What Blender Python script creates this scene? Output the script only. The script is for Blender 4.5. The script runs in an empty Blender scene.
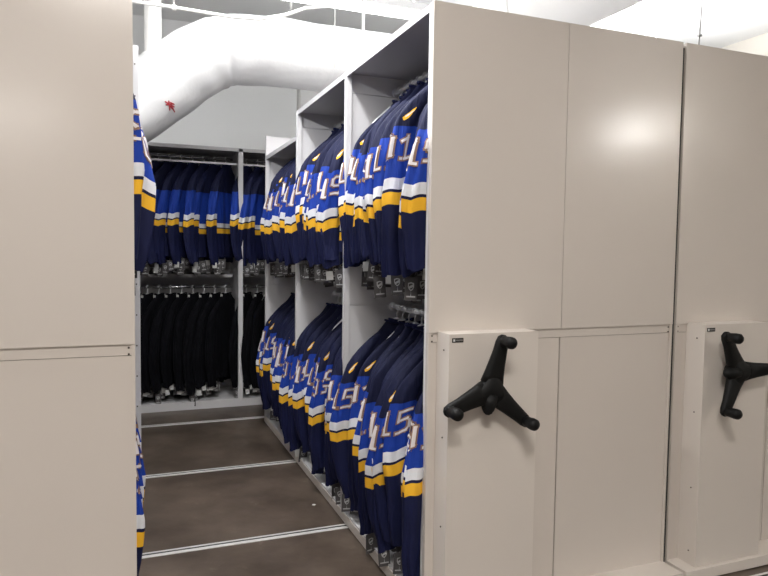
import bpy, bmesh, math, random
from mathutils import Vector, Matrix
PI = math.pi
C = bpy.context.scene.collection
random.seed(7)

# ------------------------------------------------------------------ materials
def node_mat(name, col, rough=.5, metal=0, bump=0, bscale=60, var=0, vscale=3, spec=.5, detail=3):
    m = bpy.data.materials.new(name); m.use_nodes = True
    nt = m.node_tree; b = nt.nodes['Principled BSDF']
    b.inputs['Roughness'].default_value = rough; b.inputs['Metallic'].default_value = metal
    b.inputs['Specular IOR Level'].default_value = spec
    tc = nt.nodes.new('ShaderNodeTexCoord')
    if var:
        n = nt.nodes.new('ShaderNodeTexNoise'); n.inputs['Scale'].default_value = vscale; n.inputs['Detail'].default_value = detail
        nt.links.new(tc.outputs['Object'], n.inputs['Vector'])
        r = nt.nodes.new('ShaderNodeValToRGB')
        r.color_ramp.elements[0].position = .3; r.color_ramp.elements[1].position = .7
        r.color_ramp.elements[0].color = tuple(c*(1-var) for c in col)+(1,)
        r.color_ramp.elements[1].color = tuple(min(1, c*(1+var)) for c in col)+(1,)
        nt.links.new(n.outputs['Fac'], r.inputs['Fac']); nt.links.new(r.outputs['Color'], b.inputs['Base Color'])
    else:
        b.inputs['Base Color'].default_value = tuple(col)+(1,)
    if bump:
        n = nt.nodes.new('ShaderNodeTexNoise'); n.inputs['Scale'].default_value = bscale; n.inputs['Detail'].default_value = 3
        nt.links.new(tc.outputs['Object'], n.inputs['Vector'])
        bp = nt.nodes.new('ShaderNodeBump'); bp.inputs['Strength'].default_value = bump; bp.inputs['Distance'].default_value = .01
        nt.links.new(n.outputs['Fac'], bp.inputs['Height']); nt.links.new(bp.outputs['Normal'], b.inputs['Normal'])
    return m

def emit_mat(name, col, s):
    m = bpy.data.materials.new(name); m.use_nodes = True
    b = m.node_tree.nodes['Principled BSDF']
    b.inputs['Base Color'].default_value = (.9, .9, .9, 1)
    b.inputs['Emission Color'].default_value = tuple(col)+(1,); b.inputs['Emission Strength'].default_value = s
    return m

M = {}
M['front'] = node_mat('beige_enamel', (.63, .575, .522), .20, bump=.012, bscale=5, var=.02, vscale=1.3, spec=.5)
M['box'] = node_mat('beige_cover_enamel', (.66, .605, .55), .30, bump=.02, bscale=5, spec=.5)
M['white'] = node_mat('white_enamel', (.66, .65, .655), .45, bump=.02, bscale=8)
M['shelfgrey'] = node_mat('shelf_enamel', (.50, .49, .50), .42, bump=.02, bscale=8)
M['steel'] = node_mat('brushed_steel', (.86, .85, .83), .35, .35, bump=.03, bscale=90)
M['chrome'] = node_mat('chrome_tube', (.75, .75, .76), .18, 1)
M['rod'] = node_mat('rod_enamel', (.8, .8, .81), .35)
M['wire'] = node_mat('hook_plastic', (.9, .9, .91), .35)
M['plastic'] = node_mat('black_plastic', (.004, .004, .004), .55, bump=.05, bscale=300, spec=.22)
M['screw'] = node_mat('dark_screw', (.09, .075, .06), .4, .6)
M['plate'] = node_mat('plate_black', (.02, .018, .015), .4)
M['mark'] = node_mat('mark_white', (.75, .75, .75), .5)
M['markgrey'] = node_mat('mark_grey', (.28, .27, .26), .5)
def wrinkle(m):
    nt = m.node_tree; L = nt.links.new; b = nt.nodes['Principled BSDF']
    old = b.inputs['Normal'].links[0].from_socket
    tc = nt.nodes.new('ShaderNodeTexCoord'); mp = nt.nodes.new('ShaderNodeMapping'); mp.inputs['Scale'].default_value = (16, 16, 3.2)
    n = nt.nodes.new('ShaderNodeTexNoise'); n.inputs['Scale'].default_value = 1; n.inputs['Detail'].default_value = 3; n.inputs['Distortion'].default_value = .6
    L(tc.outputs['Object'], mp.inputs['Vector']); L(mp.outputs['Vector'], n.inputs['Vector'])
    bp = nt.nodes.new('ShaderNodeBump'); bp.inputs['Strength'].default_value = .9; bp.inputs['Distance'].default_value = .02
    L(n.outputs['Fac'], bp.inputs['Height']); L(old, bp.inputs['Normal']); L(bp.outputs['Normal'], b.inputs['Normal'])
M['navy'] = node_mat('navy_knit', (.0090, .0120, .052), .7, bump=.12, bscale=260, var=.12, vscale=6, spec=.22)
M['yoke'] = node_mat('dark_navy_knit', (.0068, .0090, .036), .7, bump=.12, bscale=260, var=.12, vscale=6, spec=.22)
M['blue'] = node_mat('royal_knit', (.011, .045, .32), .68, bump=.12, bscale=260, var=.08, vscale=6, spec=.22)
M['cwhite'] = node_mat('white_knit', (.76, .77, .80), .75, bump=.08, bscale=260, spec=.3)
M['gold'] = node_mat('gold_knit', (.92, .50, .03), .75, bump=.08, bscale=260, spec=.3)
M['numw'] = node_mat('number_white', (.74, .70, .69), .6)
M['numg'] = node_mat('number_trim', (.26, .15, .10), .6)
M['black'] = node_mat('black_knit', (.004, .0042, .006), .9, bump=.12, bscale=260, var=.2, vscale=6, spec=.12)
for q in ('navy', 'yoke', 'blue', 'cwhite', 'gold', 'black'): wrinkle(M[q])
M['tag'] = node_mat('tag_card', (.075, .07, .07), .45)
M['tagw'] = node_mat('tag_card_white', (.62, .62, .60), .5)
M['tagmark'] = node_mat('tag_mark', (.5, .5, .5), .45)
M['string'] = node_mat('tag_string', (.05, .05, .05), .7)
M['jacket'] = node_mat('duct_jacket', (.66, .66, .655), .6, bump=.8, bscale=9, var=.03, vscale=3)
M['duct2'] = node_mat('duct_painted', (.80, .79, .76), .5, bump=.05, bscale=6)
M['pipe'] = node_mat('pipe_white', (.74, .73, .70), .45, bump=.05, bscale=10)
M['redmark'] = node_mat('red_ink', (.35, .03, .04), .6)
M['wall'] = node_mat('wall_paint', (.42, .42, .41), .7, bump=.05, bscale=40)
M['wallb'] = node_mat('wall_paint_white', (.78, .78, .77), .7, bump=.05, bscale=40)
M['wallr'] = node_mat('wall_paint_beige', (.60, .56, .50), .7, bump=.05, bscale=40)
M['ceil'] = node_mat('ceiling_paint', (.80, .80, .79), .8, bump=.05, bscale=30)
M['lamp'] = emit_mat('lamp_diffuser', (1, .98, .95), 14)
M['lamptube'] = emit_mat('lamp_tube', (1, .97, .93), 95)
M['lamph'] = node_mat('lamp_housing', (.7, .7, .7), .5)
M['dark'] = node_mat('groove_gap_shade', (.02, .018, .016), .7)  # rail grooves, and the shade painted into the unit gap
M['paper'] = node_mat('paper_white', (.8, .8, .78), .7)

def concrete():
    m = bpy.data.materials.new('stained_concrete'); m.use_nodes = True
    nt = m.node_tree; b = nt.nodes['Principled BSDF']; L = nt.links.new
    tc = nt.nodes.new('ShaderNodeTexCoord')
    def noise(s, d, r=.6):
        n = nt.nodes.new('ShaderNodeTexNoise'); n.inputs['Scale'].default_value = s; n.inputs['Detail'].default_value = d
        n.inputs['Roughness'].default_value = r; L(tc.outputs['Object'], n.inputs['Vector']); return n
    n1 = noise(2.2, 6); r1 = nt.nodes.new('ShaderNodeValToRGB')
    r1.color_ramp.elements[0].position = .35; r1.color_ramp.elements[0].color = (.052, .037, .027, 1)
    r1.color_ramp.elements[1].position = .68; r1.color_ramp.elements[1].color = (.125, .095, .072, 1)
    L(n1.outputs['Fac'], r1.inputs['Fac'])
    n2 = noise(9, 8, .7); r2 = nt.nodes.new('ShaderNodeValToRGB')
    r2.color_ramp.elements[0].position = .60; r2.color_ramp.elements[0].color = (0, 0, 0, 1)
    r2.color_ramp.elements[1].position = .78; r2.color_ramp.elements[1].color = (.35, .35, .35, 1)
    L(n2.outputs['Fac'], r2.inputs['Fac'])
    mx = nt.nodes.new('ShaderNodeMixRGB'); mx.inputs[2].default_value = (.30, .26, .22, 1)
    L(r2.outputs['Color'], mx.inputs[0]); L(r1.outputs['Color'], mx.inputs[1]); L(mx.outputs['Color'], b.inputs['Base Color'])
    n3 = noise(6, 5); mr = nt.nodes.new('ShaderNodeMapRange'); mr.inputs['To Min'].default_value = .28; mr.inputs['To Max'].default_value = .5
    L(n3.outputs['Fac'], mr.inputs['Value']); L(mr.outputs['Result'], b.inputs['Roughness'])
    bp = nt.nodes.new('ShaderNodeBump'); bp.inputs['Strength'].default_value = .15; bp.inputs['Distance'].default_value = .01
    L(n2.outputs['Fac'], bp.inputs['Height']); L(bp.outputs['Normal'], b.inputs['Normal'])
    return m
M['floor'] = concrete()

# ------------------------------------------------------------------ helpers
def thing(name, label, cat, loc=(0, 0, 0), rotz=0, group=None):
    o = bpy.data.objects.new(name, None); C.objects.link(o)
    o.location = loc; o.rotation_euler = (0, 0, rotz); o.empty_display_size = .1
    o['label'] = label; o['category'] = cat
    if group: o['group'] = group
    return o

def tag(o, label, cat, group=None):
    o['label'] = label; o['category'] = cat
    if group: o['group'] = group
    return o

def obj(name, bm, mats, parent=None, smooth=False, loc=None, bevel=0):
    if bevel:
        es = [e for e in bm.edges if len(e.link_faces) == 2 and e.calc_face_angle(0) > .6]
        bmesh.ops.bevel(bm, geom=es, offset=bevel, segments=2, affect='EDGES', profile=.6)
    bmesh.ops.recalc_face_normals(bm, faces=bm.faces)
    me = bpy.data.meshes.new(name); bm.to_mesh(me); bm.free()
    if not isinstance(mats, (list, tuple)): mats = [mats]
    for m in mats: me.materials.append(m)
    for p in me.polygons: p.use_smooth = smooth
    o = bpy.data.objects.new(name, me); C.objects.link(o)
    if parent: o.parent = parent
    if loc: o.location = loc
    return o

def struct(name, bm, m, **k):
    o = obj(name, bm, m, **k); o['kind'] = 'structure'; return o

def box(bm, x0, x1, y0, y1, z0, z1, mi=0):
    v = [bm.verts.new(p) for p in ((x0,y0,z0),(x1,y0,z0),(x1,y1,z0),(x0,y1,z0),(x0,y0,z1),(x1,y0,z1),(x1,y1,z1),(x0,y1,z1))]
    for f in ((0,3,2,1),(4,5,6,7),(0,1,5,4),(1,2,6,5),(2,3,7,6),(3,0,4,7)):
        bm.faces.new([v[i] for i in f]).material_index = mi
    return bm

def B(*a):
    bm = bmesh.new(); return box(bm, *a)

def frame_for(t):
    t = t.normalized(); a = Vector((0, 0, 1)) if abs(t.z) < .9 else Vector((1, 0, 0))
    n = t.cross(a).normalized(); return n, n.cross(t).normalized()

def tube(bm, pts, r, seg=10, cap=True, mi=0, rfun=None):
    pts = [Vector(p) for p in pts]; rings = []
    n = None
    for i, p in enumerate(pts):
        t = (pts[min(i+1, len(pts)-1)] - pts[max(i-1, 0)]).normalized()
        if n is None: n, b = frame_for(t)
        else:
            n = (n - t*n.dot(t)).normalized()
        b = t.cross(n).normalized()
        rr = r[i] if isinstance(r, (list, tuple)) else r
        ring = []
        for k in range(seg):
            a = 2*PI*k/seg
            q = rfun(i, a) if rfun else 1
            ring.append(bm.verts.new(p + (n*math.cos(a) + b*math.sin(a))*rr*q))
        rings.append(ring)
    for a, c in zip(rings, rings[1:]):
        for k in range(seg):
            bm.faces.new((a[k], a[(k+1) % seg], c[(k+1) % seg], c[k])).material_index = mi
    if cap:
        bm.faces.new(rings[0][::-1]).material_index = mi; bm.faces.new(rings[-1]).material_index = mi
    return bm

def lerp(tab, z):
    if z >= tab[0][0]: return tab[0][1]
    for (a, va), (b, vb) in zip(tab, tab[1:]):
        if z >= b:
            t = (a - z)/(a - b); return va + (vb - va)*t
    return tab[-1][1]

def ordn(i):
    return ['first','second','third','fourth','fifth','sixth','seventh','eighth','ninth','tenth','eleventh','twelfth',
            'thirteenth','fourteenth','fifteenth','sixteenth','seventeenth','eighteenth','nineteenth','twentieth'][i]

# ------------------------------------------------------------------ room
RX0, RX1, RY0, RY1, RH = -5.2, 5.05, -9.0, 4.75, 3.8
struct('floor', B(RX0, RX1, RY0, RY1, -.12, 0), M['floor'])
struct('ceiling', B(RX0-.1, RX1+.1, RY0-.1, RY1+.1, RH, RH+.1), M['ceil'])
struct('wall_back', B(RX0-.1, RX1+.1, RY1, RY1+.1, -.12, RH), M['wallb'])
struct('wall_front', B(RX0-.1, RX1+.1, RY0-.1, RY0, -.12, RH), M['wall'])
struct('wall_left', B(RX0-.1, RX0, RY0, RY1, -.12, RH), M['wall'])
struct('wall_right', B(RX1, RX1+.1, RY0, RY1, -.12, RH), M['wallr'])

# steel rails let into the floor, one object each
for n, y in enumerate((-.19, 1.004, 2.171, 3.464)):
    bm = bmesh.new()
    box(bm, -4.6, 4.6, y-.030, y-.006, -.01, .0035, 0)
    box(bm, -4.6, 4.6, y+.012, y+.024, -.01, .0035, 0)
    box(bm, -4.6, 4.6, y-.006, y+.012, -.01, .0010, 1)
    struct('trim_%d' % (n+1), bm, [M['steel'], M['dark']])

# ------------------------------------------------------------------ mobile shelving units
LPOST = .035; H = 2.46; W = 1.245; YL = 3.28; BAY = 1.0915; ZC = 1.18

def spoke_handle(par, hx, hz, rot):
    """three armed turning handle; hub, arms and knobs stand in front of the cover"""
    bm = bmesh.new()
    # hub: rounded triangular boss, deeper in the middle, with a stub shaft behind it
    prof = [(-.100, .030), (-.125, .034), (-.135, .058), (-.160, .064), (-.172, .054), (-.180, .026), (-.182, .001)]
    rings = []
    for y, r in prof:
        ring = []
        for k in range(36):
            a = 2*PI*k/36
            q = 1 + .17*math.cos(3*(a - rot)) * (1 if r > .035 else 0)
            ring.append(bm.verts.new((math.cos(a)*r*q, y, math.sin(a)*r*q)))
        rings.append(ring)
    for a, c in zip(rings, rings[1:]):
        for k in range(36): bm.faces.new((a[k], a[(k+1) % 36], c[(k+1) % 36], c[k]))
    bm.faces.new(rings[0]); bm.faces.new(rings[-1])
    hub = obj('spoke_handle', bm, M['plastic'], par, True, (hx, 0, hz)); hub['label'] = 'black three armed turning handle'
    # lock lobe on the bisector opposite the first arm
    a = rot + PI; d = Vector((math.cos(a), 0, math.sin(a)))
    bm = bmesh.new()
    tube(bm, [d*.02 + Vector((0, -.150, 0)), d*.056 + Vector((0, -.156, 0)), d*.074 + Vector((0, -.160, 0)), d*.088 + Vector((0, -.162, 0)), d*.095 + Vector((0, -.163, 0))],
         [.036, .030, .024, .016, .006], 18)
    obj('lock_button', bm, M['plastic'], hub, True)
    for j in range(3):
        a = rot + j*2*PI/3; d = Vector((math.cos(a), 0, math.sin(a))); s = Vector((-math.sin(a), 0, math.cos(a)))
        bm = bmesh.new(); R = []
        for t, w, dep, yc in ((.03, .046, .024, -.150), (.06, .040, .022, -.153), (.10, .034, .019, -.158), (.15, .0285, .016, -.165), (.190, .0255, .015, -.168), (.210, .020, .012, -.169), (.218, .008, .006, -.169)):
            ring = []
            for k in range(16):
                b = 2*PI*k/16
                cx, cy = math.cos(b), math.sin(b)
                cx = math.copysign(abs(cx)**.6, cx); cy = math.copysign(abs(cy)**.6, cy)
                ring.append(bm.verts.new(d*t + s*(w*cx) + Vector((0, yc + dep*cy, 0))))
            R.append(ring)
        for p, q in zip(R, R[1:]):
            for k in range(16): bm.faces.new((p[k], p[(k+1) % 16], q[(k+1) % 16], q[k]))
        bm.faces.new(R[0]); bm.faces.new(R[-1])
        arm = obj('handle_arm', bm, M['plastic'], hub, True)
        bm = bmesh.new(); c = d*.194
        tube(bm, [c + Vector((0, -.170, 0)), c + Vector((0, -.195, 0)), c + Vector((0, -.222, 0)), c + Vector((0, -.238, 0)), c + Vector((0, -.246, 0)), c + Vector((0, -.249, 0))],
             [.021, .021, .0235, .0225, .016, .004], 20)
        obj('handle_knob', bm, M['plastic'], hub, True)

def mobile_unit(x0, label, handle=True, rot=0, aisle=+1, rods=True, boxx=.041, group=None):
    """double-sided carriage unit; its end stands at y = 0; aisle=+1 opens its seen bays on the low-x side, -1 on the high-x side"""
    u = thing('mobile_shelving_unit', label, 'shelving', (x0, 0, 0), 0, group)
    X1 = W
    # carriage: a channel frame close to the floor with an overhanging front sill
    bm = bmesh.new()
    box(bm, .0, X1, -.118, YL+.02, .0065, .055)
    obj('carriage', bm, M['box'], u, bevel=.003)
    # end panels
    xm = .625
    for a, b in ((0, xm-.0015), (xm+.0015, X1)):
        obj('end_panel', B(a, b, -.0, .022, ZC, H), M['front'], u, bevel=.0025)
        obj('lower_end_panel', B(a+.004, b-.004 if b > 1 else b, .010, .026, .055, ZC-.040), M['front'], u, bevel=.0012)
    obj('end_band', B(.004, X1-.004, .008, .028, ZC-.038, ZC-.001), M['front'], u, bevel=.001)
    obj('edge_strip', B(0, .012, .002, .024, .055, ZC-.001), M['front'], u)
    obj('edge_strip', B(X1-.012, X1, .002, .024, .055, ZC-.001), M['front'], u)
    sc = [(.018, .009, ZC-.012), (.018, .009, ZC-.034), (X1-.02, .007, ZC-.012), (X1-.02, .007, ZC-.034)]
    for sx, sy, sz in sc:
        bm = bmesh.new(); tube(bm, [(sx, sy, sz), (sx, sy-.003, sz)], .0035, 10); obj('screw', bm, M['screw'], u)
    if handle:
        P = .098; a = boxx; b = a+.402
        cb = obj('control_cover', B(a, b, -P, .010, .056, ZC+.006), M['box'], u, bevel=.004)
        for sz in (1.12, .776, .42, .12):
            bm = bmesh.new(); tube(bm, [(a, -.056, sz), (a-.003, -.056, sz)], .0032, 10); obj('screw', bm, M['screw'], cb)
        pl = obj('name_plate', B(a+.012, a+.060, -P-.002, -P+.001, 1.154, 1.171), M['plate'], u, bevel=.0006)
        bm = bmesh.new()
        box(bm, a+.016, a+.024, -P-.0028, -P-.0019, 1.158, 1.167, 0)
        for k in range(6): box(bm, a+.028+k*.005, a+.0315+k*.005, -P-.0027, -P-.0019, 1.160, 1.1655, 1)
        obj('plate_mark', bm, [M['mark'], M['markgrey']], pl)
        spoke_handle(u, a+.154, .973, rot)
    # uprights and divider panels
    xa, xb = (0, .62) if aisle > 0 else (X1-.62, X1)     # the seen side
    xf = 0 if aisle > 0 else X1                          # its open face
    for k in range(4):
        y = .024 if k == 0 else k*BAY
        bm = bmesh.new()
        if k == 0: box(bm, .004, X1-.004, y, y+.014, .055, H-.004)
        else:
            for z0, z1 in ((.055, 1.200), (1.206, 2.343), (2.349, H-.004)):
                box(bm, .030, X1-.030, y-.006, y+.012, z0, z1)
            box(bm, .03, X1-.03, y, y+.008, .055, H-.006)
        obj('divider_panel', bm, M['white'], u)
        for x in (0, X1-.030):
            obj('upright', B(x, x+.030, y-.001 if k == 0 else y-.017, y+.018, .055, H), M['white'], u, bevel=.002)
    if aisle < 0:       # the slotted post between its first two bays stands proud of the shelves
        bm = bmesh.new(); box(bm, X1-.004, X1+LPOST, BAY-.017, BAY+.018, .055, H)
        for k in range(16): box(bm, X1+LPOST-.020, X1+LPOST-.014, BAY-.0178, BAY-.0165, .12+k*.15, .127+k*.15, 1)
        obj('slotted_post', bm, [M['white'], M['screw']], u)
    obj('center_panel', B(.6185, .6265, .038, YL-.01, .056, H-.03), M['white'], u)
    # bay tops, bottoms and rods
    for k in range(3):
        y0 = .040 if k == 0 else k*BAY+.018; y1 = (k+1)*BAY-.018
        zt = H if k < 2 else 2.292
        bm = bmesh.new(); ya = .040 if k == 0 else k*BAY + (0 if k == 1 else .013); yb = (k+1)*BAY - (0 if k == 0 else .007)
        box(bm, .002, X1-.002, ya, yb, zt-.012, zt-.002)
        for x in (.001, X1-.013): box(bm, x, x+.012, y0, y1, zt-.030, zt)
        obj('top_shelf', bm, M['shelfgrey'], u)
        bm = bmesh.new()
        box(bm, .004, X1-.004, y0, y1, .056, .066)
        obj('bottom_shelf', bm, M['white'], u)
        if rods:
            rx = .284 if aisle > 0 else X1-.290
            for z in (2.37, 1.19):
                bm = bmesh.new(); tube(bm, [(rx, y0-.004, z), (rx, y1+.004, z)], .0125, 14)
                for yy in (y0, y1-.006): tube(bm, [(rx, yy, z), (rx, yy+.006, z)], .024, 16)
                obj('hang_rod', bm, M['rod'], u, True)
    return u

U2 = 0.0
U3 = W + .021
U1 = -1.078 - W
mobile_unit(U2, 'beige mobile shelving unit in the middle, its aisle side open and full of jerseys', True, math.radians(79), +1, True, .041)
mobile_unit(U3, 'beige mobile shelving unit at the right photo edge, only its closed end seen', True, math.radians(2), +1, False, .072)
mobile_unit(U1, 'beige mobile shelving unit at the left whose plain end fills the left edge', False, 0, -1, True)

# dark bumper strip painting the shade in the gap between the two right units
tag(obj('gap_shadow', B(W+.0015, W+.0195, .012, .03, .0, 2.44), M['dark']), 'thin black bumper strip for the shade in the gap between the two right hand units', 'shadow')

# ------------------------------------------------------------------ back static rack
YB = 3.944
def back_rack():
    u = thing('shelving_rack', 'white fixed shelving rack across the far end of the aisle', 'shelving', (0, YB, 0))
    ups = (-2.20, -1.165, -.125, .915, 1.955)
    obj('base', B(-2.2, 2.0, 0, .60, .0, .072), M['white'], u, bevel=.003)
    obj('back_panel', B(-2.2, 2.0, .61, .62, .072, 2.44), M['shelfgrey'], u)
    for x in ups:
        obj('upright', B(x, x+.042, -.012, .03, .072, 2.44), M['white'], u, bevel=.002)
        obj('divider_panel', B(x+.014, x+.026, .03, .60, .072, 2.44), M['white'], u)
    bm = B(-2.2, 2.0, .0, .60, 2.428, 2.44); box(bm, -2.2, 2.0, -.012, -.002, 2.41, 2.441)
    obj('top_shelf', bm, M['shelfgrey'], u)
    for x in ups[:-1]:
        for z in (2.37, 1.13):
            bm = bmesh.new(); tube(bm, [(x+.04, .300, z), (x+1.03, .300, z)], .0125, 14); obj('hang_rod', bm, M['chrome'], u, True)
        bm = B(x+.04, x+1.03, .30, .60, 1.245, 1.252); box(bm, x+.04, x+1.03, .292, .302, 1.222, 1.252); obj('mid_shelf', bm, M['shelfgrey'], u)
        obj('cross_bar', B(x+.04, x+1.03, .040, .052, 2.290, 2.306), M['white'], u)
    return u
back_rack()

# ------------------------------------------------------------------ jerseys
OUT = [(-.085, .050), (-.12, .105), (-.16, .157), (-.20, .202), (-.25, .250), (-.30, .284), (-.36, .308), (-.48, .335), (-.62, .355), (-.75, .345), (-.915, .324), (-1.0, .300)]
INN = [(-.085, .030), (-.12, .050), (-.20, .100), (-.30, .170), (-.45, .215), (-.62, .225), (-.90, .205), (-1.0, .215)]
WHITE0, WHITE1, GOLD0, GOLD1 = -.580, -.626, -.638, -.688
BLUE0 = -.370

class Sleeve:
    def __init__(s, side, ph, lean, end, amp, dz, slant=0):
        s.slant = slant; s.side, s.ph, s.lean, s.end, s.amp, s.dz = side, ph, lean, end, amp, dz
    def P(s, z, phi, off=0):
        o, i = lerp(OUT, z), lerp(INN, z)
        cx = s.side*(o+i)/2; hx = (o-i)/2; hy = lerp([(-.085, .016), (-.14, .026), (-.3, .032), (-.62, .036), (-1, .030)], z)
        f = 1 + s.amp*(math.sin(3*phi + 4*z + s.ph)*.55 + math.sin(6*phi - 6*z + 2*s.ph)*.45)*min(1, max(0, (-z-.15)/.3))
        yo = s.lean*(z+.1)*(z+.1) + .006*math.sin(9*z + s.ph)
        c, n = math.cos(phi), math.sin(phi)
        k = min(1, max(0, (-z-.25)/.2))
        return Vector((cx + (hx*f+off)*c + .010*k*math.sin(6*z+s.ph), yo + (hy*f+off)*n, z + k*(s.slant*hx*c + .004*math.sin(4*phi+s.ph))))

def sleeve_mesh(S, style):
    """rings at constant height; stripe borders fall exactly on rings"""
    bm = bmesh.new(); dz = S.dz
    b0, w0, w1, g0, g1 = BLUE0+dz, WHITE0+dz, WHITE1+dz, GOLD0+dz, GOLD1+dz
    zs = [-.085, -.10, -.12, -.14, -.16, -.19, -.22, -.26, -.30, b0, -.42, -.48, -.53, w0, (w0+w1)/2, w1, g0, (g0+g1)/2, g1]
    z = g1
    while z > S.end+.06: z -= .05; zs.append(z)
    zs.append(S.end); zs = sorted(set(zs), reverse=True)
    N = 34; rings = [[bm.verts.new(S.P(z, 2*PI*k/N)) for k in range(N)] for z in zs]
    for (za, a), (zb, c) in zip(zip(zs, rings), zip(zs[1:], rings[1:])):
        m = (za+zb)/2
        if style == 'black': mi = 0
        elif m > b0: mi = 0
        elif m > w0: mi = 1
        elif m > w1: mi = 2
        elif m > g0: mi = 4
        elif m > g1: mi = 3
        else: mi = 4
        for k in range(N): bm.faces.new((a[k], a[(k+1) % N], c[(k+1) % N], c[k])).material_index = mi
    bm.faces.new(rings[0])
    # turned-in cuff
    inner = [bm.verts.new(S.P(S.end, 2*PI*k/N, -.005) + Vector((0, 0, .03))) for k in range(N)]
    lst = [bm.verts.new(v.co) for v in rings[-1]]
    for k in range(N): bm.faces.new((lst[k], lst[(k+1) % N], inner[(k+1) % N], inner[k])).material_index = 4 if style != 'black' else 0
    bm.faces.new(inner).material_index = 0
    return bm

def body_mesh(ph, style, hem, dz):
    bm = bmesh.new(); N = 44
    w0, w1, g0, g1 = -.66+dz, -.70+dz, -.71+dz, -.755+dz
    zs = [-.070, -.075, -.09, -.11, -.14, -.18, -.22, -.27, -.31, -.370+dz, -.45, -.55, -.60, w0, w1, g0, g1, -.86, hem]
    zs = sorted(set(zs), reverse=True)
    hwt = [(-.070, .070), (-.09, .085), (-.11, .10), (-.14, .128), (-.18, .165), (-.22, .198), (-.27, .222), (-.36, .238), (-.62, .242), (-.95, .255)]
    def P(z, k, off=0):
        a = 2*PI*k/N; hw = lerp(hwt, z); c, s = math.cos(a), math.sin(a)
        t = lerp([(-.070, .022), (-.1, .028), (-.3, .033), (-.95, .034)], z)
        f = 1 + .22*math.sin(11*c + 3*z + ph)*min(1, max(0, (-z-.12)/.3))*abs(s)
        return Vector((hw*math.copysign(abs(c)**.8, c) + off*c, t*f*math.copysign(abs(s)**.9, s), z))
    rings = [[bm.verts.new(P(z, k)) for k in range(N)] for z in zs]
    for (za, a), (zb, c) in zip(zip(zs, rings), zip(zs[1:], rings[1:])):
        m = (za+zb)/2
        if style == 'black': mi = 0
        else: mi = 0 if m > -.370+dz else 1 if m > w0 else 2 if m > w1 else 4 if m > g0 else 3 if m > g1 else 4
        for k in range(N): bm.faces.new((a[k], a[(k+1) % N], c[(k+1) % N], c[k])).material_index = mi
    bm.faces.new(rings[0])
    inner = [bm.verts.new(P(hem+.04, k, -.004)) for k in range(N)]
    lst = [bm.verts.new(v.co) for v in rings[-1]]
    for k in range(N): bm.faces.new((lst[k], lst[(k+1) % N], inner[(k+1) % N], inner[k])).material_index = 4 if style != 'black' else 0
    bm.faces.new(inner)
    return bm

# block digits as strokes on a 1 x 1.7 field
DIG = {'1': [((.15, 1.32), (.55, 1.58)), ((.55, 1.7), (.55, 0)), ((.2, .0), (.9, .0))],
       '9': [((.1, .05), (.72, .0)), ((.72, .0), (.95, .22)), ((.95, .2), (.95, 1.5)), ((.95, 1.5), (.75, 1.7)), ((.75, 1.7), (.25, 1.7)), ((.25, 1.7), (.05, 1.48)), ((.05, 1.5), (.05, 1.0)), ((.05, 1.0), (.25, .8)), ((.25, .8), (.9, .8))],
       '5': [((.95, 1.7), (.08, 1.7)), ((.08, 1.7), (.08, .95)), ((.08, .98), (.75, .98)), ((.75, .98), (.95, .78)), ((.95, .78), (.95, .2)), ((.95, .2), (.75, .0)), ((.75, 0), (.05, 0))],
       '0': [((.05, .2), (.05, 1.5)), ((.05, 1.5), (.25, 1.7)), ((.25, 1.7), (.75, 1.7)), ((.75, 1.7), (.95, 1.5)), ((.95, 1.5), (.95, .2)), ((.95, .2), (.75, 0)), ((.75, 0), (.25, 0)), ((.25, 0), (.05, .2))],
       '4': [((.75, 0), (.75, 1.7)), ((.75, 1.7), (.05, .62)), ((.05, .55), (1.0, .55))],
       '7': [((.05, 1.7), (.95, 1.7)), ((.95, 1.7), (.45, 0))],
       '2': [((.05, 1.4), (.3, 1.7)), ((.3, 1.7), (.75, 1.7)), ((.75, 1.7), (.95, 1.45)), ((.95, 1.45), (.95, 1.1)), ((.95, 1.1), (.05, .0)), ((.05, 0), (.98, 0))]}

def number_mesh(S, txt, zc, h=.092, cen=None):
    """raised block digits that follow the sleeve surface"""
    bm = bmesh.new(); sc = h/1.7; gap = .45*sc; dw = sc
    tot = len(txt)*dw + (len(txt)-1)*gap
    cphi = (PI + math.radians(52)) if S.side < 0 else (-math.radians(52))
    for layer, (w, off, mi) in enumerate(((.40, .0022, 1), (.20, .0042, 0))):
        x = -tot/2
        for ch in txt:
            for (ax, ay), (bx, by) in DIG[ch]:
                A, Bq = Vector((ax, ay)), Vector((bx, by)); d = (Bq-A).normalized(); n = Vector((-d.y, d.x))
                A2, B2 = A - d*w/2, Bq + d*w/2; nl = max(1, int((B2-A2).length/.3))
                g = []
                for i in range(nl+1):
                    p = A2 + (B2-A2)*i/nl
                    row = []
                    for q in (-w/2, 0, w/2):
                        r = p + n*q
                        u = x + r.x*sc; z = zc - h/2 + r.y*sc
                        hx = (lerp(OUT, z)-lerp(INN, z))/2
                        # walk along the ellipse from its centre by arc length
                        phi = cphi; steps = 6
                        for _ in range(steps):
                            e = math.hypot(hx*math.sin(phi), .034*math.cos(phi)); phi += (u/steps)/max(.012, e)
                        row.append(bm.verts.new(S.P(z, phi, off)))
                    g.append(row)
                for r0, r1 in zip(g, g[1:]):
                    for k in range(2): bm.faces.new((r0[k], r0[k+1], r1[k+1], r1[k])).material_index = mi
            x += dw + gap
    return bm

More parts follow.
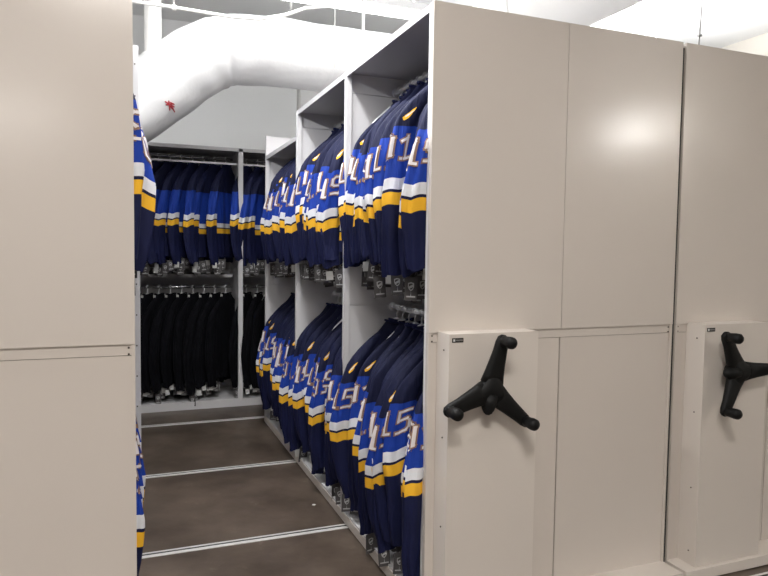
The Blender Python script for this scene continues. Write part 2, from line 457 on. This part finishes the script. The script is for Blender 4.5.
def patch_mesh(S, zc):
    """small flame shaped gold shoulder patch with a white core"""
    bm = bmesh.new(); cphi = (PI + math.radians(66)) if S.side < 0 else (-math.radians(66))
    pr = [(-.028, .003), (-.018, .012), (-.007, .0115), (.005, .007), (.017, .006), (.028, .001)]
    for k_, off, mi in ((1, .002, 0), (.4, .0032, 1)):
        rows = []
        for dz, w in pr:
            z = zc + dz*(1 if mi == 0 else .55); hx = (lerp(OUT, z)-lerp(INN, z))/2; e = math.hypot(hx*math.sin(cphi), .03*math.cos(cphi))
            rows.append([bm.verts.new(S.P(z, cphi + (q*w*k_ + dz*.35)/e, off)) for q in (-1, 0, 1)])
        for a, c in zip(rows, rows[1:]):
            for k in range(2): bm.faces.new((a[k], a[k+1], c[k+1], c[k])).material_index = mi
    return bm

def tag_mesh(seed, w=.052, h=.088):
    bm = bmesh.new()
    box(bm, -w/2, w/2, -.0008, .0008, -h, 0)
    return bm

def tag_string(l):
    bm = bmesh.new(); tube(bm, [(0, 0, 0), (.003, 0, l*.5), (0, 0, l)], .0008, 5); return bm

def tag_logo(w=.056, h=.098):
    """shield outline with a slash across it, standing on a silver bar"""
    bm = bmesh.new(); y = -.0013; zc = -h*.40
    out = [(-.0135, .014), (0, .018), (.0135, .014), (.0135, -.002), (.009, -.012), (0, -.019), (-.009, -.012), (-.0135, -.002)]
    A = [bm.verts.new((px, y, zc+pz)) for px, pz in out]; D = [bm.verts.new((px*.72, y, zc+pz*.74)) for px, pz in out]
    for k in range(8): bm.faces.new((A[k], A[(k+1) % 8], D[(k+1) % 8], D[k]))
    bm.faces.new((D[6], D[7], D[2], D[3]))
    p = [bm.verts.new(q) for q in ((-w*.36, y, -h*.86), (w*.36, y, -h*.86), (w*.36, y, -h*.80), (.0012, y, -h*.80), (-.0012, y, -h*.80), (-w*.36, y, -h*.80))]
    bm.faces.new(p); bm.faces.new((A[5], p[4], p[3]))
    return bm

TAGM = None
def make_jersey(style, txt, seed, side, ntag=2, tagyaw=0., white_tag=False, end=-1.0):
    """origin on the hanging rod; side = the side whose cuff carries the hang tags"""
    rnd = random.Random(seed)
    t = thing('hockey_jersey', '', 'jersey')
    dz = rnd.uniform(-.05, .045) if txt else rnd.uniform(.02, .075); ph = rnd.uniform(0, 6)
    mats = [M['black' if style == 'black' else 'yoke'], M['blue'], M['cwhite'], M['gold'], M['navy']]
    obj('torso', body_mesh(ph, style, end+.055, dz), mats, t, True)
    bm = bmesh.new()
    N = 20; cl = [(.072*math.cos(2*PI*k/N), .024*math.sin(2*PI*k/N), -.066+.006*math.cos(4*PI*k/N)) for k in range(N+1)]
    tube(bm, cl, .0065, 6, False); obj('collar', bm, M['black' if style == 'black' else 'navy'], t, True)
    if style == 'black':
        obj('neck_label', B(-.086, -.078, -.010, .012, -.098, -.072), M['tagw'], t)
    for s in (-1, 1):
        S = Sleeve(s, ph + s, rnd.uniform(-.06, .05), end + rnd.uniform(-.03, .02), .24, dz, rnd.uniform(-.25, .45)*-s)
        sl = obj('sleeve', sleeve_mesh(S, style), mats, t, True)
        if style == 'striped':
            if txt: obj('sleeve_number', number_mesh(S, txt, -.455+dz), [M['numw'], M['numg']], sl, False)
            if rnd.random() < (.5 if txt else .12): obj('shoulder_patch', patch_mesh(S, -.30+dz*.5), [M['gold'], M['cwhite']], sl, True)
    for k in range(ntag):
        sx = side*rnd.uniform(.20, .30) if k == 0 else side*rnd.uniform(.08, .25)
        ln = rnd.uniform(.002, .10 if end > -.95 else .06); zt = end + .012 - ln if k == 0 else end + .045 - ln
        wt = white_tag if k == 0 else rnd.random() < .35
        w, h = (.056, .098) if not wt else (.040, .05)
        tg = obj('hang_tag', B(-w/2, w/2, -.0009, .0009, -h, 0), M['tagw'] if wt else M['tag'], t)
        tg.location = (sx, rnd.uniform(-.03, .0), zt); tg.rotation_euler = (rnd.uniform(-.1, .1), rnd.uniform(-.12, .12), tagyaw + rnd.uniform(-.4, .4))
        if wt: tg['label'] = 'small white size sticker tag'
        obj('tag_string', tag_string(ln+.012), M['string'], tg)
        if not wt: obj('tag_emblem', tag_logo(w, h), M['tagmark'], tg)
    return t

def make_hanger():
    t = thing('clothes_hanger', '', 'hanger')
    bm = bmesh.new()
    pts = [(.0145*math.cos(a), 0, .0145*math.sin(a)) for a in [math.radians(d) for d in range(-150+360, 30-1, -20)]]
    pts = [(math.cos(math.radians(d))*.0155, 0, math.sin(math.radians(d))*.0155) for d in range(200, -61, -20)]
    pts += [(.004, 0, -.022), (0, 0, -.034), (0, 0, -.052)]
    tube(bm, pts, .0046, 8); obj('hook', bm, M['wire'], t, True)
    bm = bmesh.new()
    tube(bm, [(-.17, 0, -.205), (-.15, 0, -.180), (-.08, 0, -.115), (-.02, 0, -.066), (0, 0, -.058), (.02, 0, -.066), (.08, 0, -.115), (.15, 0, -.180), (.17, 0, -.205)],
         [.004, .006, .006, .006, .007, .006, .006, .006, .004], 8)
    obj('shoulder_bar', bm, M['wire'], t, True)
    return t

def dup(root, loc, rotz, sc, label, group):
    r = root.copy(); C.objects.link(r); r.location = loc; r.rotation_euler = (0, 0, rotz); r.scale = (sc, sc, sc)
    r['label'] = label; r['group'] = group
    for ch in list(root.children):
        c = ch.copy(); C.objects.link(c); c.parent = r
        for g in list(ch.children):
            d = g.copy(); C.objects.link(d); d.parent = c
    return r

used = set(); protos = {}
def place(key, args, loc, rotz, sc, label, group):
    if key not in protos:
        protos[key] = make_hanger() if key == 'hanger' else make_jersey(*args)
    p = protos[key]
    if key not in used:
        used.add(key); p.location = loc; p.rotation_euler = (0, 0, rotz); p.scale = (sc, sc, sc)
        p['label'] = label; p['group'] = group; return p
    return dup(p, loc, rotz, sc, label, group)

WORN = {'19': 'numbered 19', '91': 'numbered 91', '15': 'numbered 15', '10': 'numbered 10', '90': 'numbered 90', '': 'plain sleeved'}
KINDS = [('19', 11), ('91', 23), ('15', 37), ('19', 41), ('10', 59), ('91', 67), ('15', 73), ('19', 89), ('90', 97)]
NB = 12
rr = random.Random(5)
def rack_bay(rx, zr, y0, y1, n, side, where, group, hgroup, xj=.03, seedk=0):
    end = -.915 if zr > 2 else -1.02
    for i in range(n):
        y = y0 + (y1-y0)*i/(n-1)
        txt, sd = KINDS[(i*5 + seedk) % len(KINDS)]
        wt = ((i + seedk) % (4 if zr > 2 else 2) == 0)
        key = ('j', txt, sd, side, wt, end)
        dx = rr.uniform(-xj, xj); rz = rr.uniform(-.16, .24)*(1 if side < 0 else -1); sc = rr.uniform(.965, 1.035)
        lab = 'jersey %s, %s from front, %s' % (WORN[txt], ordn(i), where)
        place(key, ('striped', txt, sd, side, 6 if zr > 2 else 4, 0., wt, end), (rx+dx, y, zr), rz, sc, lab, group)
        place('hanger', None, (rx, y, zr), rz, 1, 'hanger of %s jersey from front, %s' % (ordn(i), where), hgroup)

bayn = ('nearest bay', 'middle bay', 'farthest bay')
for k in range(3):
    y0 = .115 if k == 0 else k*BAY+.085; y1 = (k+1)*BAY-.085
    rack_bay(.284, 2.37, y0, y1, NB, -1, 'upper rod, %s, open middle unit' % bayn[k], 'jerseys on the upper rod of the %s' % bayn[k], 'hangers on the upper rod of the %s' % bayn[k], seedk=k*2)
    rack_bay(.284, 1.19, y0, y1, NB, -1, 'lower rod, %s, open middle unit' % bayn[k], 'jerseys on the lower rod of the %s' % bayn[k], 'hangers on the lower rod of the %s' % bayn[k], seedk=k*2+1)
LX = U1 + W - .290
rack_bay(LX, 2.37, .115, BAY-.085, 11, 1, 'upper rod of the left unit', 'jerseys on the upper rod of the left unit', 'hangers on the upper rod of the left unit', .012, 3)
rack_bay(LX-.05, 1.19, .115, BAY-.085, 11, 1, 'lower rod of the left unit', 'jerseys on the lower rod of the left unit', 'hangers on the lower rod of the left unit', .012, 0)

# back rack: turned so that one sleeve of each points down the aisle
def back_bay(x0, x1, n, upper, where, group, hgroup):
    z = 2.37 if upper else 1.13
    for i in range(n):
        x = x0 + (x1-x0)*i/(n-1)
        if upper: key, args = ('b', i % 3), ('striped', '', 71+i % 3, -1, 5, -1.0, i % 3 != 1)
        else: key, args = ('k', i % 3), ('black', '', 81+i % 3, -1, 5, -1.0, i % 3 != 0, -.965)
        rz = PI/2 - .72 + rr.uniform(-.14, .14); sc = rr.uniform(.98, 1.03)*(.97 if not upper else 1)
        yy = YB + .245 + rr.uniform(-.02, .02)
        lab = ('striped blue jersey, %s from left, %s' if upper else 'black jersey, %s from left, %s') % (ordn(i), where)
        place(key, args, (x, yy, z), rz, sc, lab, group)
        place('hanger', None, (x, YB+.300, z), rz, 1, 'hanger of %s jersey from left, %s' % (ordn(i), where), hgroup)
back_bay(-1.03, -.20, 9, True, 'upper rod, wide bay of the back rack', 'striped jerseys on the back rack', 'hangers on the upper rod of the back rack')
back_bay(-1.03, -.20, 9, False, 'lower rod, wide bay of the back rack', 'black jerseys on the back rack', 'hangers on the lower rod of the back rack')
back_bay(.00, .33, 4, True, 'upper rod, bay right of the back post', 'striped jerseys right of the back post', 'upper hangers right of the back post')
back_bay(.00, .33, 4, False, 'lower rod, bay right of the back post', 'black jerseys right of the back post', 'lower hangers right of the back post')

# ------------------------------------------------------------------ overhead services
def bez(p, n):
    out = []
    pts = [Vector(q) for q in p]
    for i in range(len(pts)-1):
        p0 = pts[max(i-1, 0)]; p1 = pts[i]; p2 = pts[i+1]; p3 = pts[min(i+2, len(pts)-1)]
        for k in range(n):
            t = k/n
            out.append(.5*((2*p1)+(p2-p0)*t+(2*p0-5*p1+4*p2-p3)*t*t+(3*p1-p0-3*p2+p3)*t**3))
    out.append(pts[-1]); return out
path = bez([(-1.9, 3.12, 2.08), (-1.45, 3.08, 2.30), (-.97, 3.02, 2.615), (-.66, 3.0, 2.88), (-.42, 3.0, 3.03), (-.10, 3.0, 3.075), (.5, 3.0, 3.08), (1.4, 3.0, 3.08), (4.9, 3.0, 3.08)], 10)
dr = random.Random(3); phs = [dr.uniform(0, 6) for _ in range(8)]
bm = bmesh.new()
tube(bm, path, .265, 48, True, rfun=lambda i, a: 1 + .012*math.sin(3*a+phs[0]+i*.2) + .010*math.sin(5*a+i*.55+phs[1]) + .008*math.sin(2*a-i*.9+phs[2]) - (.03 if 40 <= i <= 41 else 0))
duct = obj('air_duct', bm, M['jacket'], None, True)
tag(duct, 'fat white insulated duct bending down to the left above the back rack', 'duct')
# red ink mark following the duct's surface: short strokes
bm = bmesh.new(); c0 = Vector((-.875, 3.04, 2.68)); view = Vector((.0, -1, -.33)).normalized()
def on_duct(dx, dz):
    # nearest duct surface point seen from the front at this offset
    p = Vector((-.80+dx, 0, 2.545+dz)); best = None
    for q in path:
        if best is None or (Vector((q.x, 0, q.z))-p).length < (Vector((best.x, 0, best.z))-p).length: best = q
    return Vector((p.x, best.y - math.sqrt(max(.0005, .269**2 - (p-Vector((best.x, 0, best.z))).length**2)) - .004, p.z))
for (a, b) in (((-.035, .02), (.03, -.005)), ((-.01, .03), (.0, -.03)), ((-.03, -.0), (.025, .015)), ((.01, -.0), (.035, -.035)), ((-.02, .012), (.02, -.02)), ((.0, .02), (.03, .012))):
    pts = [on_duct(a[0]+(b[0]-a[0])*t/4, a[1]+(b[1]-a[1])*t/4) for t in range(5)]
    tube(bm, pts, .005, 6)
o = obj('red_mark', bm, M['redmark'], duct); o['label'] = 'scribbled red mark on the white jacket'

bm = bmesh.new()
tube(bm, [(1.71, y, 3.30 + .004*math.sin(y*5)) for y in [-1.6 + .2*k for k in range(21)]], .285, 48)
for y in (-.6, .6, 1.8): tube(bm, [(1.71, y, 3.30), (1.71, y+.03, 3.30)], .290, 48); tube(bm, [(1.71, y+.015, 3.5), (1.71, y+.015, 3.8)], .006, 6)
tag(obj('air_duct', bm, M['duct2'], None, True), 'straight white duct overhead, running above the middle unit top', 'duct')

bm = bmesh.new(); tube(bm, [(-.91, 2.96, 3.8), (-.91, 2.96, 3.1), (-.91, 2.95, 2.86), (-.91, 2.95, 2.78)], [.062, .062, .058, .05], 24)
tube(bm, [(-.91, 2.96, 3.35), (-.91, 2.96, 3.39)], .067, 24)
tag(obj('pipe', bm, M['pipe'], None, True), 'vertical white pipe dropping from the ceiling to the bent duct', 'pipe')
bm = bmesh.new(); tube(bm, [(-2.4, 2.55, 3.17), (-.85, 2.55, 3.17), (-.4, 2.55, 3.16), (-.2, 2.55, 3.17), (0, 2.55, 3.23), (.15, 2.55, 3.30), (.4, 2.55, 3.36)], .012, 10)
for x in (-1.6, -.8): tube(bm, [(x, 2.55, 3.168), (x+.03, 2.55, 3.168)], .018, 10); tube(bm, [(x+.015, 2.55, 3.17), (x+.015, 2.55, 3.8)], .004, 6)
tag(obj('conduit', bm, M['pipe'], None, True), 'thin white conduit running sideways in front of the bent duct', 'conduit')
for (x, y, z0, z1, r, lab) in ((.425, 2.70, 2.93, 3.8, .003, 'thin hanging wire in front of the straight part of the white duct'),
                               (.66, 2.70, 3.10, 3.8, .013, 'short white hanging rod just right of the thin duct wire'),
                               (.08, 2.72, 3.34, 3.8, .009, 'grey hanging rod at the top edge above the duct bend'),
                               (.318, 3.42, 2.30, 2.95, .018, 'white strut rising behind the middle unit up to the duct')):
    bm = bmesh.new(); tube(bm, [(x, y, z0), (x, y, (z0+z1)/2), (x, y, z1)], r, 10); tube(bm, [(x, y, z1-.02), (x, y, z1)], r*2.2, 10)
    tag(obj('hanging_rod', bm, M['pipe'], None, True), lab, 'rod')
bm = bmesh.new(); tube(bm, [(2.906, 1.5, 2.9), (2.915, 1.5, 3.1), (2.95, 1.5, 3.8)], .006, 8); tube(bm, [(2.918, 1.5, 3.14), (2.919, 1.5, 3.155)], .018, 10)
tag(obj('hanging_wire', bm, M['markgrey'], None, True), 'grey hanging wire with a small clip above the gap right of the middle unit', 'wire')

# fluorescent fittings and added fill lights
def lamp(x, y, z, lx, ly, label, watts, col=(1, .97, .93), name='ceiling_light', up=0, tube_r=0):
    t = thing(name, label, 'light', (x, y, z))
    bm = bmesh.new(); box(bm, -lx/2-.02, lx/2+.02, -ly/2-.02, ly/2+.02, .012, .07)
    for sx in (-1, 1): tube(bm, [(sx*lx*.35, 0, .07), (sx*lx*.35, 0, 3.8-z)], .006, 8)
    obj('housing', bm, M['lamph'], t)
    obj('diffuser', B(-lx/2, lx/2, -ly/2, ly/2, .0, .014), M['lamp'], t, bevel=.004)
    li = bpy.data.lights.new('tube_glow', 'AREA'); li.shape = 'RECTANGLE'; li.size = lx; li.size_y = ly; li.energy = watts; li.color = col
    o = bpy.data.objects.new('tube_glow', li); C.objects.link(o); o.parent = t; o.location = (0, 0, -.004)
    if tube_r:
        for sy in (-1, 1):
            bm = bmesh.new(); tube(bm, [(-lx/2, sy*(ly/2-.02), -tube_r*.6), (lx/2, sy*(ly/2-.02), -tube_r*.6)], tube_r*.5, 16); obj('fluorescent_tube', bm, M['lamptube'], t, True)
    if up:
        li = bpy.data.lights.new('tube_glow', 'AREA'); li.shape = 'RECTANGLE'; li.size = lx; li.size_y = ly; li.energy = up; li.color = col
        o = bpy.data.objects.new('tube_glow', li); C.objects.link(o); o.parent = t; o.location = (0, 0, .075); o.rotation_euler = (PI, 0, 0)
    return t
lamp(.15, 2.38, 3.30, 2.3, .16, 'long fluorescent light fitting over the aisle at the top edge', 5, (.97, .98, 1), up=50)
lamp(4.62, -4.04, 3.04, .5, .2, 'hanging fluorescent light behind the camera, reflected in the right panel', 15, (1, .95, .90), up=20, tube_r=.10)
lamp(-2.45, -6.4, 3.04, 1.2, .3, 'hanging fluorescent light behind the camera, far left', 75, (1, .95, .90), up=20)
lamp(-1.0, -2.7, 3.45, 1.2, .3, 'ceiling light above the camera', 95, (1, .95, .90), up=20)
lamp(-.55, .5, 3.35, .16, 1.4, 'fluorescent light fitting right above the aisle', 52, (.97, .98, 1), up=30)
lamp(-2.7, .5, 3.25, .2, 1.4, 'added unseen fill light above the left hand unit', 235, (.97, .98, 1), up=20)  # added lamp: brightens the upper rack and leaves the lower row dark
lamp(3.2, 2.3, 3.02, .16, 1.2, 'added hidden fill light above the right hand unit', 20, (.97, .98, 1), up=170)  # added lamp, out of sight behind the unit, to whiten the ceiling

# white scrap lying on the floor
bm = bmesh.new(); box(bm, -.010, .008, -.008, .008, .0005, .003)
bmesh.ops.rotate(bm, verts=bm.verts, matrix=Matrix.Rotation(.6, 3, 'Z'))
tag(obj('paper_scrap', bm, M['paper'], None, False, (-.087, 1.347, 0)), 'tiny white paper scrap on the floor between the two nearest rails', 'scrap')

# ------------------------------------------------------------------ world, camera, view
w = bpy.data.worlds.new('world'); bpy.context.scene.world = w; w.use_nodes = True
w.node_tree.nodes['Background'].inputs[0].default_value = (.5, .5, .5, 1); w.node_tree.nodes['Background'].inputs[1].default_value = .2
cam = bpy.data.cameras.new('camera'); co = bpy.data.objects.new('camera', cam); C.objects.link(co)
yaw, pit, rol = .3739, -.0563, .0136
F = Vector((math.sin(yaw)*math.cos(pit), math.cos(yaw)*math.cos(pit), math.sin(pit)))
R = Vector((math.cos(yaw), -math.sin(yaw), 0)); Uv = R.cross(F)
R2 = R*math.cos(rol) + Uv*math.sin(rol); U2v = -R*math.sin(rol) + Uv*math.cos(rol)
co.matrix_world = Matrix(((R2.x, U2v.x, -F.x, -1.0994), (R2.y, U2v.y, -F.y, -2.3154), (R2.z, U2v.z, -F.z, 1.5), (0, 0, 0, 1)))
cam.sensor_width = 36; cam.lens = 654.3355/768*36; cam.clip_start = .05; cam.clip_end = 60
sc = bpy.context.scene; sc.camera = co
sc.view_settings.view_transform = 'Standard'; sc.view_settings.look = 'None'; sc.view_settings.exposure = -0.1; sc.view_settings.gamma = 1
sc.view_settings.use_curve_mapping = False
